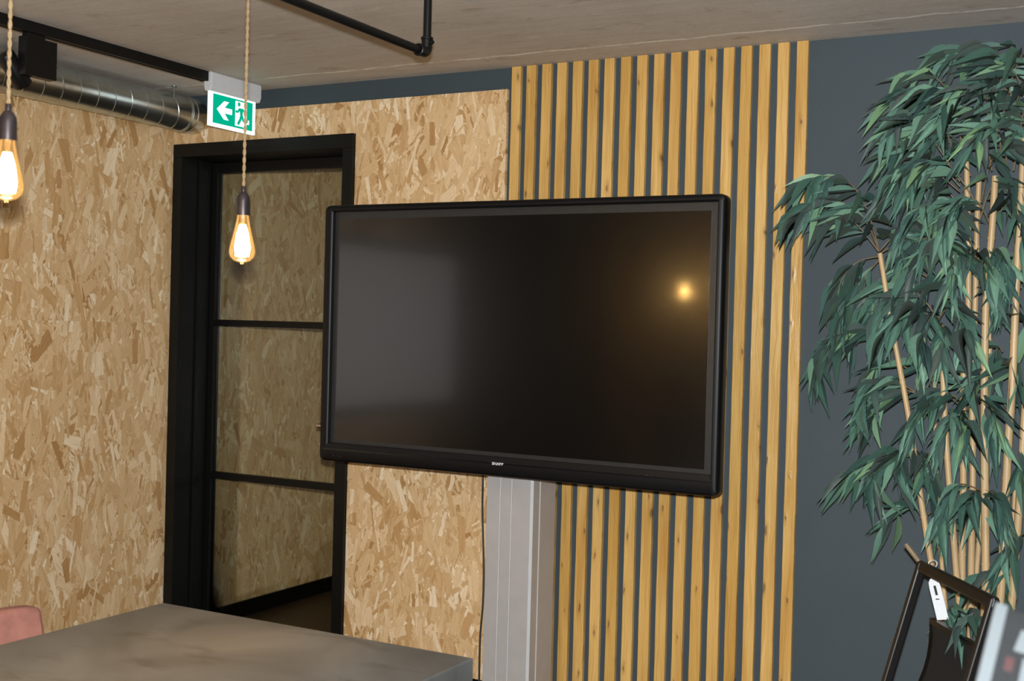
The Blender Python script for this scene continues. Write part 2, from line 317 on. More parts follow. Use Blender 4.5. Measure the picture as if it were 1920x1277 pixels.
# strand board sheets
zs_ = ((.1, 1.5234), (1.5236, 2.511))
for y1, y0, zr in ((4.3, 3.06, zs_), (3.06, WY1, zs_), (WY1, WY0, ((.1, WZ0), (WZ1, 2.511))), (WY0, .58, zs_), (-1.7, -2.9, zs_)):
    for z0, z1 in zr:
        MB().box(XL-.018, XL, y0+.0003, y1-.0003, z0, z1).build('strand_board_panel', 'osby', wl)
MB().box(DL, DR-.001, YB-.018, YB, DT, 2.511).build('strand_board_panel', 'osbx', wb, bev=.0008)
MB().box(DR+.001, -2.369, YB-.018, YB, .1, 2.511).build('strand_board_panel', 'osbx', wb, bev=.0008)
struct(MB().box(DR, -2.369, YB-.02, YB, 0, .098).build('baseboard_back', 'doorblk', origin=O0), 'black baseboard under the strand board beside the door', 'baseboard')
struct(MB().box(XL-.018, XL+.002, YF, YB-.05, 0, .098).build('baseboard_left', 'doorblk', origin=O0), 'black baseboard along the strand board side wall', 'baseboard')
wn = bpy.data.objects.new('window_1', None); COL.objects.link(wn); wn.location = (XL-.06, (WY0+WY1)/2, WZ0); ORG['window_1'] = V(wn.location)
struct(wn, 'daylit window in the strand board side wall', 'window')
MB().box(XL-.1, XL-.004, WY0, WY1, WZ0, WZ0+.05).box(XL-.1, XL-.004, WY0, WY1, WZ1-.05, WZ1).box(XL-.1, XL-.004, WY0, WY0+.05, WZ0+.05, WZ1-.05).box(XL-.1, XL-.004, WY1-.05, WY1, WZ0+.05, WZ1-.05).build('window_frame', 'doorblk', wn, bev=.002)
MB().box(XL-.06, XL-.05, WY0+.05, WY1-.05, WZ0+.05, WZ1-.05).build('frosted_pane', 'daylight', wn)
# pine slats
ST = .019; SW = .042
xs0 = -.5437*(YB-ST)-.0015; xs1 = -.2729*(YB-ST)
def slat_mesh(seed):
    rr = random.Random(seed); n = 46; m = MB(); vs = []; wl_, wr_ = 0, 0
    for i in range(n+1):
        z = i/n*(ZT-.002); wl_ = wl_*.8+rr.uniform(-.0006, .0006); wr_ = wr_*.8+rr.uniform(-.0006, .0006); y = rr.uniform(-.0002, .0002)
        vs += [(-SW/2+wl_, 0, z), (-SW/2+wl_, -ST+.002, z), (-SW/2+wl_+.002, -ST+y, z), (SW/2+wr_-.002, -ST+y, z), (SW/2+wr_, -ST+.002, z), (SW/2+wr_, 0, z)]
    fs = [(i*6+k, i*6+(k+1) % 6, (i+1)*6+(k+1) % 6, (i+1)*6+k) for i in range(n) for k in range(6)]+[tuple(range(6)), tuple(n*6+k for k in range(6))[::-1]]
    m.add(vs, fs); return m
protos = []
for i in range(18):
    x = xs0+(xs1-xs0)*i/17
    if i < 4: o = slat_mesh(i).build('slat', 'pine', origin=O0, smooth=True); o.parent = wb; protos.append(o)
    else: o = protos[i*7 % 4].copy(); COL.objects.link(o)
    o.location = (x+random.uniform(-.001, .001), YB, 0)
# corridor behind the glass door
HX = -4.2; HY = 7.4
struct(MB().box(HX-.1, -2.9, YB, HY, -.1, 0).build('floor_hall', 'floor', origin=O0), 'dark wooden corridor floor behind the glass door', 'floor')
struct(MB().box(HX-.1, -2.9, YB+.14, HY, ZT, ZT+.1).build('ceiling_hall', 'ceil', origin=O0), 'concrete corridor ceiling behind the glass door', 'ceiling')
wh = struct(MB().box(HX-.1, HX-.018, YB+.14, HY, 0, ZT).build('wall_hall_left', 'slate', origin=O0), 'corridor wall seen through the glass door', 'wall')
for y0, y1 in ((YB+.14, 5.66), (5.66, 6.9)):
    for z0, z1 in ((.08, 2.59),): MB().box(HX-.018, HX, y0+.0008, y1-.0008, z0, z1).build('strand_board_panel', 'osby', wh)
struct(MB().box(HX-.018, HX+.012, YB+.14, HY, 0, .08).build('baseboard_hall', 'doorblk', origin=O0), 'black baseboard of the corridor behind the glass door', 'baseboard')
struct(MB().box(-2.9, -2.8, YB+.14, HY, 0, ZT).build('wall_hall_right', 'slate', origin=O0), 'dark corridor wall behind the display', 'wall')
struct(MB().box(HX-.1, -2.8, HY, HY+.1, 0, ZT).build('wall_hall_end', 'slate', origin=O0), 'dark end wall of the corridor', 'wall')

# ------------------------------------------------------------------ door
dr = bpy.data.objects.new('door_1', None); COL.objects.link(dr); dr.location = ((DL+DR)/2, YB, 0); ORG['door_1'] = V(dr.location)
struct(dr, 'black framed glass door with two glazing bars beside the display', 'door')
CW = .055; CY0 = YB-.036; JY = 4.47
MB().box(DL, DR, CY0, YB, DT-.062, DT).build('head_casing', 'doorblk', dr, bev=.002)
MB().box(DL, DL+CW, CY0, YB, 0, DT-.062).build('side_casing', 'doorblk', dr, bev=.002)
MB().box(DR-CW, DR, CY0, YB, 0, DT-.062).build('side_casing', 'doorblk', dr, bev=.002)
jx0, jx1, jz = DL+CW, DR-CW, DT-.062
MB().box(DL+.005, jx0, YB, JY+.04, 0, DT-.03).box(jx0, jx0+.012, YB+.075, YB+.095, 0, jz).build('jamb', 'doorblk', dr, bev=.0015)
MB().box(jx1, DR-.031, YB, JY+.04, 0, DT-.03).build('jamb', 'doorblk', dr, bev=.0015)
MB().box(jx0, jx1, YB, JY+.04, jz, DT-.031).build('jamb_head', 'doorblk', dr, bev=.0015)
LS = .036
leaf_ = MB().box(jx0+.003, jx0+LS, JY, JY+.04, .01, jz-.003).box(jx1-LS-.03, jx1-.003, JY, JY+.04, .01, jz-.003).box(jx0+LS, jx1-LS-.03, JY, JY+.04, jz-.05, jz-.003).box(jx0+LS, jx1-LS-.03, JY, JY+.04, .01, .10).build('door_leaf', 'doorblk', dr, bev=.002)
zb = [atY(385, 603, JY).z, atY(385, 887, JY).z]
zb = [(atY(385, 603, JY).z+atY(600, 612, JY).z)/2, (atY(385, 887, JY).z+atY(628, 917, JY).z)/2]
zz = [jz-.05, zb[0], zb[1], .10]
for z in zb: MB().box(jx0+LS, jx1-LS-.03, JY-.004, JY+.03, z-.0155, z+.0155).build('glazing_bar', 'doorblk', leaf_, bev=.0015)
for a, b in zip(zz[:-1], zz[1:]):
    ta = a if a == zz[0] else a-.0155; tb = b if b == zz[-1] else b+.0155
    MB().box(jx0+LS, jx1-LS-.03, JY+.016, JY+.022, tb, ta).build('glass_pane', 'glass', leaf_)
hx = jx1-.05; hz = 1.075
hd = MB().lathe([(0, 0), (.026, 0), (.026, -.008), (0, -.008)], (hx, JY, hz), axis=(0, 1, 0)).tube([(hx, JY, hz), (hx, JY-.05, hz), (hx-.02, JY-.055, hz), (hx-.165, JY-.055, hz)], .0095, 12).build('door_handle', 'chrome', leaf_, smooth=True)

# ================================================================== DISPLAY
YTV = 3.83
tx0, tx1 = -.7647*YTV, -.3358*YTV; tz0, tz1 = ZC-.1430*YTV, ZC+.1197*YTV
tv = empty('wall_display', ((tx0+tx1)/2, YTV+.06, tz0), 'large black flat display on a grey aluminium column in front of slats', 'television')
def rrect(x0, x1, z0, z1, rd, n=6):
    out = []
    for cx, cz, a0 in ((x1-rd, z1-rd, 0), (x0+rd, z1-rd, 90), (x0+rd, z0+rd, 180), (x1-rd, z0+rd, 270)):
        for k in range(n+1): a = math.radians(a0+90*k/n); out.append((cx+rd*math.cos(a), cz+rd*math.sin(a)))
    return out
def sweep(outl):                # outl: list of (list of (x,z), y)
    m = MB(); n = len(outl[0][0]); vs = [(x, y, z) for ol, y in outl for x, z in ol]
    fs = [(i*n+k, i*n+(k+1) % n, (i+1)*n+(k+1) % n, (i+1)*n+k) for i in range(len(outl)-1) for k in range(n)]
    return m.add(vs, fs)
sx0, sx1 = tx0+.045, tx1-.033; sz0, sz1 = tz0+.0735, tz1-.032     # opening
sw = sweep([(rrect(tx0+.012, tx1-.012, tz0+.012, tz1-.012, .022), YTV+.075), (rrect(tx0, tx1, tz0, tz1, .022), YTV+.055), (rrect(tx0, tx1, tz0, tz1, .022), YTV+.014),
            (rrect(tx0+.004, tx1-.004, tz0+.004, tz1-.004, .019), YTV+.004), (rrect(tx0+.012, tx1-.012, tz0+.012, tz1-.012, .014), YTV),
            (rrect(sx0-.012, sx1+.010, sz0-.022, sz1+.012, .003), YTV), (rrect(sx0-.006, sx1+.006, sz0-.002, sz1+.006, .003), YTV+.006), (rrect(sx0-.006, sx1+.006, sz0-.002, sz1+.006, .003), YTV+.03)])
frame = sw.build('frame', 'tvframe', tv, smooth=True)
MB().box(sx0-.012, sx1+.012, YTV+.024, YTV+.034, sz0-.012, sz1+.012).build('screen_border', 'tvborder', tv)
bd = .022
scr = MB().box(sx0+bd*.75, sx1-bd, YTV+.0225, YTV+.026, sz0+bd*.6, sz1-bd).build('screen', 'screen', tv)
MB().box(tx0+.02, tx1-.02, YTV+.034, YTV+.10, tz0+.02, tz1-.02).box(tx0+.2, tx1-.2, YTV+.10, YTV+.135, tz0+.16, tz1-.16).build('back_housing', 'tvback', tv, bev=.006)
MB().box(tx0+.02, tx1-.02, YTV-.0015, YTV+.001, sz0-.028, sz0-.0225).build('gloss_strip', 'tvgloss', tv)
# printed maker's name and marks on the lower frame
def text_mesh(txt, size, name, mat, parent, loc, bold=.0):
    cu = bpy.data.curves.new(name, 'FONT'); cu.body = txt; cu.size = size; cu.align_x = 'CENTER'; cu.align_y = 'CENTER'; cu.extrude = .0003; cu.offset = bold; cu.space_character = 1.02
    to = bpy.data.objects.new(name, cu); COL.objects.link(to); bpy.context.view_layer.update()
    me = bpy.data.meshes.new_from_object(to.evaluated_get(bpy.context.evaluated_depsgraph_get())); bpy.data.objects.remove(to)
    o = bpy.data.objects.new(name, me); COL.objects.link(o); me.materials.clear(); me.materials.append(M[mat]); o.parent = parent
    o.rotation_euler = (math.pi/2, 0, 0); o.location = V(loc)-ORG[parent.name]; return o
lg = text_mesh('SHARP', .0135, 'maker_print', 'logo', frame, (atY(933.5, 870, YTV).x, YTV-.0022, atY(933.5, 870, YTV).z), .0005); lg.scale = (1.15, 1, 1)
for px, py, wd in ((626, 854, .008), (634, 855, .003), (639, 855.5, .005), (1212, 891, .010), (1221, 892, .003)):
    p = atY(px, py, YTV); MB().box(p.x-wd/2, p.x+wd/2, YTV-.0022, YTV-.0005, p.z-.0018, p.z+.0018).build('status_mark', 'tvborder', frame)
# column stand
cx0, cx1 = atY(914, 900, 3.995).x, atY(999, 900, 3.995).x
st = empty('display_stand', ((cx0+cx1)/2, 4.08, 0), 'grey aluminium lift column carrying the display', 'stand')
cf = 3.995; cb = 4.19
w_ = cx1-cx0; prof = [(cx0, cb), (cx0, cf)]
for g in (.30, .55):
    prof += [(cx0+w_*g-.0035, cf), (cx0+w_*g-.0035, cf+.006), (cx0+w_*g+.0035, cf+.006), (cx0+w_*g+.0035, cf)]
prof += [(cx1-.008, cf), (cx1, cf+.008), (cx1, cf+.06), (cx1-.004, cf+.06), (cx1-.004, cf+.068), (cx1, cf+.068), (cx1, cb)]
MB().prism(prof, lambda a, b, d: (a, b, d), .03, 1.72).build('column', 'alu', st)
for g in (.30, .55): MB().box(cx0+w_*g-.0022, cx0+w_*g+.0022, cf-.0012, cf+.004, .03, 1.72).build('groove_strip', 'aluedge', st)
MB().add([(cx1-.0075, cf-.0012, .03), (cx1+.0012, cf+.0075, .03), (cx1-.004, cf+.009, .03), (cx1-.0075, cf-.0012, 1.72), (cx1+.0012, cf+.0075, 1.72), (cx1-.004, cf+.009, 1.72)], [(0, 1, 4, 3), (1, 2, 5, 4), (2, 0, 3, 5), (0, 2, 1), (3, 4, 5)]).build('edge_strip', 'aluedge', st)  # brighter strip paints the highlight on the column's front corner
MB().box(cx1-.002, cx1+.0015, cf+.062, cf+.067, .03, 1.72).build('edge_strip', 'aluedge', st)
MB().box(cx0-.32, cx1+.32, cf+.02, cb-.02, 0, .03).box(cx0-.32, cx0-.24, cf-.35, cb-.02, 0, .03).box(cx1+.24, cx1+.32, cf-.35, cb-.02, 0, .03).build('base', 'black', st, bev=.004)
MB().box(cx0-.2, cx1+.2, YTV+.136, cf, 1.38, 1.44).box(cx0-.2, cx1+.2, YTV+.136, cf, 1.62, 1.68).build('bracket', 'black', st, bev=.003)
# cable
pts = [atY(905, 870, 4.19), atY(905.5, 900, 4.19), atY(904.5, 960, 4.2), atY(907, 1060, 4.2), atY(905.5, 1130, 4.2), atY(900, 1200, 4.2), atY(898, 1290, 4.2)]
pts += [V((pts[-1].x-.005, 4.2, .06)), V((pts[-1].x+.06, 4.19, .008))]
tag(MB().tube(bez(pts, 6), .0042, 8).build('power_cable', 'cable', smooth=True), 'thin black cable hanging below the display beside the aluminium column', 'cable')

# ================================================================== CEILING THINGS
# exit sign
SX = -3.60
sg = empty('exit_sign', (SX-.02, 4.06, ZT), 'green running man exit sign with white arrow hanging from the ceiling', 'sign')
py0, py1 = atX(393, 200, SX).y, atX(478.5, 222, SX).y
pzt = (atX(394, 166, SX).z+atX(478, 190, SX).z)/2; pzb = (atX(391.5, 235.5, SX).z+atX(477.5, 252.5, SX).z)/2
hy0, hy1 = py0-.006, py1+.022; hzb = pzt-.006
hs = [(-.026, ZT), (-.03, ZT-.02), (-.03, hzb+.02), (-.024, hzb), (.006, hzb), (.014, hzb+.02), (.014, ZT-.005), (.010, ZT)]
MB().prism(hs, lambda a, b, d: (SX+a, d, b), hy0, hy1).build('housing', 'housing', sg, bev=.003)
pl = MB().box(SX-.012, SX, py0, py1, pzb, pzt).build('light_panel', 'signw', sg)
pw, ph = py1-py0, pzt-pzb
def sgn(poly, name, mat, par, d):   # (u,v) in 0..1 on the panel, v up
    return MB().prism([(py0+u*pw, pzb+v*ph) for u, v in poly], lambda a, b, d_: (SX+d_, a, b), d-.0006, d).build(name, mat, par, recalc=True)
gp = sgn([(.068, .095), (.932, .095), (.932, .905), (.068, .905)], 'green_field', 'signg', pl, .001)
sgn([(.145, .50), (.30, .76), (.405, .76), (.315, .58), (.475, .58), (.475, .42), (.315, .42), (.405, .24), (.30, .24)], 'arrow', 'signw', gp, .0018)
sgn([(.545, .15), (.80, .15), (.80, .86), (.545, .86)], 'door_symbol', 'signw', gp, .0018)
sgn([(.79, .30), (.79, .255), (.855, .255), (.855, .38), (.83, .38), (.83, .30)], 'door_step', 'signw', gp, .0018)
def limb(pts, wd):
    L = []; R = []
    for i, p in enumerate(pts):
        a = pts[max(i-1, 0)]; b = pts[min(i+1, len(pts)-1)]; dx, dy = (b[0]-a[0])*pw, (b[1]-a[1])*ph; l = math.hypot(dx, dy); nx, ny = -dy/l*wd/2, dx/l*wd/2
        L.append((p[0]+nx/pw, p[1]+ny/ph)); R.append((p[0]-nx/pw, p[1]-ny/ph))
    return L+R[::-1]
man = MB()
def addp(poly): man.prism([(py0+u*pw, pzb+v*ph) for u, v in poly], lambda a, b, d_: (SX+d_, a, b), .0020, .0026)
addp([(.622+.030*math.cos(a*math.pi/6), .775+.062*math.sin(a*math.pi/6)) for a in range(12)])
addp([(.615, .665), (.69, .675), (.715, .60), (.70, .44), (.655, .42), (.645, .55)])
addp(limb([(.635, .65), (.60, .555), (.548, .56)], .0105)); addp(limb([(.695, .655), (.745, .60), (.75, .50)], .0105))
addp(limb([(.675, .46), (.655, .34), (.605, .20)], .0135)); addp(limb([(.69, .46), (.72, .34), (.80, .335)], .0135))
man.build('running_man', 'signg', gp)
# lighting track
tk = empty('lighting_track', (-3.62, 2.6, ZT), 'black lighting track screwed to the ceiling and ending at the exit sign', 'lighting track')
TX = -3.625; TY1 = atX(385, 140, TX).y
MB().prism([(TX-.02, ZT), (TX-.02, ZT-.04), (TX-.006, ZT-.04), (TX-.006, ZT-.012), (TX+.006, ZT-.012), (TX+.006, ZT-.04), (TX+.02, ZT-.04), (TX+.02, ZT)], lambda a, b, d: (a, d, b), .4, TY1-.012).build('rail', 'black', tk)
MB().box(TX-.0212, TX+.0212, TY1-.012, TY1, ZT-.041, ZT).build('end_cap', 'black', tk, bev=.001)
# spotlight
bp = [atX(40, 62, TX), atX(100, 150, TX)]; by0, by1 = bp[0].y+.004, bp[1].y-.002; bz1, bz0 = atX(70, 74, TX).z, atX(70, 146, TX).z
sp = empty('track_spotlight', (TX, (by0+by1)/2, ZT), 'black box spotlight with tilted round head clipped to the ceiling track', 'spotlight')
MB().box(TX-.016, TX+.016, by0+.012, by1-.05, ZT-.056, ZT-.0405).lathe([(0, 0), (.018, 0), (.018, -.05), (0, -.05)], (TX, by0+.04, ZT-.056), 20).build('track_adapter', 'black', sp, bev=.002)
MB().box(TX-.02, TX+.02, by0, by1, bz0, bz1).build('driver_box', 'black', sp, bev=.002)
hc = atX(30, 118, TX-.0); hdir = (atX(62, 155, TX)-atX(20, 105, TX)).normalized()
a0 = atX(16, 100, TX-.03); a1 = atX(52, 160, TX-.03); hdir = (a1-a0).normalized()
MB().lathe([(0, -.005), (.030, 0), (.033, .006), (.033, .125), (.030, .13), (.027, .13), (.025, .09), (0, .088)], a0+V((-.02, 0, .0)), 28, hdir).build('lamp_head', 'black', sp, smooth=True)
hm = (a0+a1)/2+V((-.02, 0, 0)); MB().tube([hm, V((TX, by0+.03, (bz0+bz1)/2-.01))], .008, 10).build('pivot_arm', 'black', sp, smooth=True)
# spiral duct
DX, DZ, DRr = -4.045, 2.497, .08
du = empty('air_duct', (DX, 3.0, DZ-DRr), 'galvanised spiral air duct along the ceiling above the strand board wall', 'duct')
n = 48
MB().tube([(DX, 1.0, DZ), (DX, 2., DZ), (DX, 3., DZ), (DX, YB-.02, DZ)], DRr, n).build('pipe', 'galv', du, smooth=True)
hl = []
for k in range(24*34): t = k/24; y = 1.0+t*.093; hl.append((DX+math.sin(t*2*math.pi)*(DRr+.0004), y, DZ+math.cos(t*2*math.pi)*(DRr+.0004)))
hl = [p for p in hl if p[1] < YB-.13]
MB().tube(hl, .0022, 6).build('spiral_seam', 'galv', du, smooth=True)
MB().lathe([(DRr, 0), (DRr+.003, .001), (DRr+.003, .098), (DRr, .1)], (DX, YB-.12, DZ), n, (0, 1, 0)).build('coupling', 'galv', du, smooth=True)
cl = MB()
for y in (YB-.115, YB-.085): cl.lathe([(DRr+.003, 0), (DRr+.006, .002), (DRr+.006, .006), (DRr+.003, .008)], (DX, y, DZ), n, (0, 1, 0))
cl.build('clamp_ring', 'galv', du, smooth=True)
MB().tube([(DX+.06, YB-.22, DZ+.05), (DX+.06, YB-.22, ZT)], .004, 8).lathe([(0, 0), (.014, 0), (.014, -.003), (0, -.003)], (DX+.06, YB-.22, ZT), 12).build('hanger_rod', 'galv', du, smooth=True)
# suspended pipe rail
PX, PZ, PY = -2.005, 2.378, atX(800, 99, -2.005).y
pr = empty('pipe_rail', (PX, 1.5, ZT), 'black steel pipe rail hung under the ceiling over the table', 'pipe rail')
MB().tube([(PX, -.1, PZ), (PX, PY-.02, PZ)], .0125, 16).build('horizontal_pipe', 'black', pr, smooth=True)
MB().tube([(PX, PY, PZ+.02), (PX, PY, ZT)], .0125, 16).build('drop_pipe', 'black', pr, smooth=True)
MB().tube([(PX, 0.02, PZ), (PX, .02, ZT)], .0125, 16).build('drop_pipe', 'black', pr, smooth=True)
MB().tube([(PX, PY-.045, PZ), (PX, PY-.012, PZ), (PX, PY-.004, PZ+.004), (PX, PY, PZ+.012), (PX, PY, PZ+.045)], .0165, 16).lathe([(.0165, 0), (.019, .002), (.019, .008), (.0165, .01)], (PX, PY-.05, PZ), 16, (0, 1, 0)).lathe([(.0165, 0), (.019, .002), (.019, .008), (.0165, .01)], (PX, PY, PZ+.038), 16).build('elbow', 'black', pr, smooth=True)
MB().lathe([(0, 0), (.007, 0), (.007, .010), (.005, .013), (0, .013)], V((PX, PY, PZ+.03))+V((.0125, 0, 0)), 12, (.9, -.3, 0)).build('set_screw', 'black', pr, smooth=True)
MB().lathe([(.0125, -.004), (.035, -.004), (.035, 0), (0, 0)], (PX, PY, ZT), 20).build('ceiling_flange', 'black', pr)

# ------------------------------------------------------------------ pendants
def pendant(px, depth, ytop_cap, ybot, x0, y0, label, PZ=PZ, group='filament pendants on the pipe rail'):
    z_cap = atD(px, ytop_cap, depth).z; zb_ = atD(px, ybot, depth).z; L = z_cap-.058-zb_
    t = empty('pendant_lamp', (x0, y0, PZ), label, 'pendant lamp', group)
    tw = MB()
    N = int((PZ-z_cap)/.0026)
    for ph in (0, math.pi):
        tw.tube([(x0+.0019*math.cos(k*.42+ph), y0+.0019*math.sin(k*.42+ph), PZ-.012-(PZ-.012-z_cap)*k/N) for k in range(N+1)], .0022, 6)
    if group: tw.tube([(x0+.0165*math.cos(a*.5236), y0, PZ+.0165*math.sin(a*.5236)) for a in range(13)], .0032, 6)
    tw.build('cord', 'cordm', t, smooth=True)
    h = MB().lathe([(0, .014), (.0045, .014), (.0058, .012), (.0058, .001), (.0105, -.004), (.0155, -.012), (.0172, -.022), (.0172, -.058), (.0155, -.058), (.0155, -.05), (0, -.05)], (x0, y0, z_cap-.0), 28).build('lamp_holder', 'brass', t, smooth=True)
    zc = z_cap-.056
    prof = [(.0135, 0), (.0150, -.10*L), (.0185, -.25*L), (.0240, -.45*L), (.0290, -.62*L), (.0318, -.74*L), (.0318, -.80*L), (.0285, -.89*L), (.0200, -.96*L), (.0090, -.995*L), (.004, -1.0*L), (.003, -1.03*L), (0, -1.035*L)]
    g = MB().lathe(prof, (x0, y0, zc), 32).build('glass_bulb', 'bulb', t, smooth=True)
    fm = MB(); nf = 9
    for k in range(nf):
        a = k*2*math.pi/nf; b = a+math.pi/nf
        def pt(an, r, z): return (x0+r*math.cos(an), y0+r*math.sin(an), zc+z)
        fm.tube([pt(a, .006, -.22*L), pt(a, .0130, -.42*L), pt(a, .0178, -.70*L), pt(a, .0150, -.86*L), pt(b, .0140, -.87*L), pt(b, .0168, -.70*L), pt(b, .0120, -.42*L), pt(b, .006, -.22*L)], .0024, 5)
    fm.build('filament', 'fil', t, smooth=True)
    MB().tube([(x0, y0, zc), (x0, y0, zc-.30*L)], [.006, .0035], 10).build('glass_stem', 'bulb', t, smooth=True)
    ld = bpy.data.lights.new('filament_glow', 'POINT'); ld.energy = BULB_W*(1. if group else 3.); ld.color = (1., .55, .15); ld.shadow_soft_size = .012  # stronger for the added ungrouped lamp
    lo = bpy.data.objects.new('filament_glow', ld); COL.objects.link(lo); lo.parent = t; lo.location = V((x0, y0, zc-.55*L))-t.location
    return t
B2 = atX(455, 430, PX); B1 = atX(13, 320, PX)
d2 = (B2-CAM).dot(fw); d1 = (B1-CAM).dot(fw)
pendant(456, d2, 360, 494, PX, B2.y, 'glowing filament pendant hanging in front of the glass door')
pendant(13, d1, 208, 378, PX, B1.y, 'glowing filament pendant hanging in front of the strand board wall')
sp_ = B2.y-B1.y
for k, lb in ((1, 'glowing filament pendant third along the pipe rail from its elbow'), (2, 'glowing filament pendant fourth along the pipe rail from its elbow')):
    pendant(13, d1, 208, 378, PX, B1.y-k*sp_, lb)

added_pendant = pendant(13, d1, 208, 378, -3.15, -2.3, 'added filament pendant out of view, brightening the far strand board sheets', ZT+.012, None)  # unseen lamp, added to warm the sheets mirrored in the display
MB().lathe([(0, 0), (.045, 0), (.045, -.02), (.04, -.024), (0, -.024)], (-3.15, -2.3, ZT), 24).build('ceiling_rose', 'brass', added_pendant, smooth=True)  # rose of the added lamp
# ================================================================== FURNITURE
# table
ty1 = 2.512; tbx0, tbx1 = -2.45, -1.441; ty0 = .35; TZ = .75
tb = empty('concrete_table', ((tbx0+tbx1)/2, (ty0+ty1)/2, 0), 'long grey concrete block table under the pendants', 'table')
MB().box(tbx0, tbx1, ty0, ty1, TZ-.12, TZ).build('table_top', 'conc', tb, bev=.004)
for a, b in ((ty0+.1, ty0+.2), (ty1-.19, ty1-.09)): MB().box(tbx0+.12, tbx1-.12, a, b, 0, TZ-.12).build('leg_panel', 'conc', tb, bev=.004)
# pink chair
pxk = -2.70; ct = atX(66, 1130, pxk); cy1 = ct.y+.005; cy0 = cy1-.46; ctz = ct.z
ch = empty('dining_chair', (-2.5, (cy0+cy1)/2, 0), 'dusty pink upholstered chair pushed up to the concrete table', 'chair')
bk = MB(); rows = []
for i in range(9):
    t = i/8; z = .44+(ctz-.44)*t; row = []
    for j in range(13):
        s = j/12*2-1; bulge = .045*(1-s*s); inset = .012*(t**3)
        row.append((pxk+.03-.05*t-bulge*.7, (cy0+cy1)/2+s*((cy1-cy0)/2-inset), z-.006*abs(s)**6*t))
    rows.append(row)
vs = [p for r_ in rows for p in r_]; nb = len(vs); vs += [(x+.055, y, z) for x, y, z in vs]
fs = []
for i in range(8):
    for j in range(12):
        a = i*13+j; fs += [(a, a+1, a+14, a+13), (nb+a, nb+a+13, nb+a+14, nb+a+1)]
for j in range(12): fs += [(j, nb+j, nb+j+1, j+1), (104+j, 105+j, nb+105+j, nb+104+j)]
for i in range(8): fs += [(i*13, i*13+13, nb+i*13+13, nb+i*13), (i*13+12, nb+i*13+12, nb+i*13+25, i*13+25)]
bk.add(vs, fs).build('backrest', 'pink', ch, smooth=True, bev=.012)
MB().tube([(x, y, z+.002) for x, y, z in [((a[0]+.02), a[1], a[2]-.028) for a in rows[8]]], .002, 6).build('piping', 'pink', ch)
MB().box(pxk+.06, pxk+.50, cy0+.01, cy1-.01, .40, .47).build('seat', 'pink', ch, bev=.02)
for sx_ in (pxk+.10, pxk+.45):
    for sy_ in (cy0+.05, cy1-.05): MB().tube([(sx_, sy_, .40), (sx_, sy_, 0)], [.016, .010], 10).build('leg', 'black', ch, smooth=True)

# folding chair with hang tag
A = atZ(1727, 1062, .875); B = atZ(1862, 1130, .875); W = (B-A).normalized(); NN = V((-W.y, W.x, 0)); NN = NN if NN.x < 0 else -NN
fc = empty('folding_chair', ((A.x+B.x)/2, (A.y+B.y)/2, 0), 'black folding sling chair standing before the bamboo plant', 'chair')
Lb = A+NN*.24+V((0, 0, -.875)); Rb = B+NN*.24+V((0, 0, -.875)); up_ = (A-Lb).normalized()
MB().bar(A-W*.012, B+W*.012, .034, .022, up_).build('top_rail', 'chairblk', fc, bev=.007)
for a, b in ((A, Lb), (B, Rb)): MB().bar(a+up_*.012, b, .022, .026, W).build('front_leg', 'chairblk', fc, bev=.004)
for a in (A+W*.03, B-W*.03):
    p0 = a+NN*.33+V((0, 0, -.46)); p1 = a-NN*.18; p1.z = 0
    MB().bar(a+NN*.30+V((0, 0, -.42)), p1, .02, .024, W).build('rear_leg', 'chairblk', fc, bev=.004)
MB().bar(A+NN*.19+V((0, 0, -.70)), B+NN*.19+V((0, 0, -.70)), .022, .022, up_).build('cross_rail', 'chairblk', fc, bev=.003)
sl = MB(); gs = 10; sv = []
for i in range(gs+1):
    t = i/gs; z = -.155-.36*t; q = -.03+.16*t-.05*math.sin(t*math.pi)
    for k in range(9): s = k/8; sv.append(A+W*((B-A).length*(.04+.92*s))+NN*q+V((0, 0, z-.0*s)))
sl.add(sv, [(i*9+k, i*9+k+1, (i+1)*9+k+1, (i+1)*9+k) for i in range(gs) for k in range(8)])
so = sl.build('sling', 'sling', fc, smooth=True); sm = so.modifiers.new('thick', 'SOLIDIFY'); sm.thickness = .006
MB().bar(sv[0], sv[8], .016, .016).build('sling_rod', 'chairblk', fc)
MB().tube([atY(1698, 1020, A.y+.01), atY(1727, 1058, A.y+.005)], .0075, 8).build('brace_end', 'twig', fc)
# tag
q = A.y-.028
tp = [atY(1749, 1084, q), atY(1768, 1162, q)]; tdir = (tp[1]-tp[0]).normalized(); tsd = V((1, -.35, 0)); tsd = (tsd-tdir*tsd.dot(tdir)).normalized(); tn = tdir.cross(tsd); tn = tn if tn.y < 0 else -tn
tlen = (tp[1]-tp[0]).length
hg = empty('hang_tag', tp[1], 'white card price tag tied to the black folding chair with string', 'tag')
def tg(u, v, d): return tp[0]+tsd*u+tdir*v+tn*d
hw_ = .0185
MB().prism([(-hw_, .028), (-hw_*.9, .012), (-hw_*.5, .002), (0, 0), (hw_*.5, .002), (hw_*.9, .012), (hw_, .028), (hw_, tlen), (-hw_, tlen)], tg, -.0006, .0006).build('card', 'tag', hg)
MB().prism([(-.004, .022), (.004, .022), (.004, .050), (-.004, .050)], tg, .0007, .001).build('print', 'ink', hg)
MB().prism([(-.007, .060), (.005, .060), (.005, .063), (-.007, .063)], tg, .0007, .001).build('print', 'redink', hg)
lp = [tg(0, .008, .002), atY(1744, 1068, q-.004), atY(1741, 1056, q), atY(1749, 1050, q+.02), atY(1757, 1056, q+.04), atY(1752, 1070, q+.012), tg(.002, .008, -.002)]
MB().tube(bez(lp, 6), .0016, 6).build('string', 'string', hg, smooth=True)

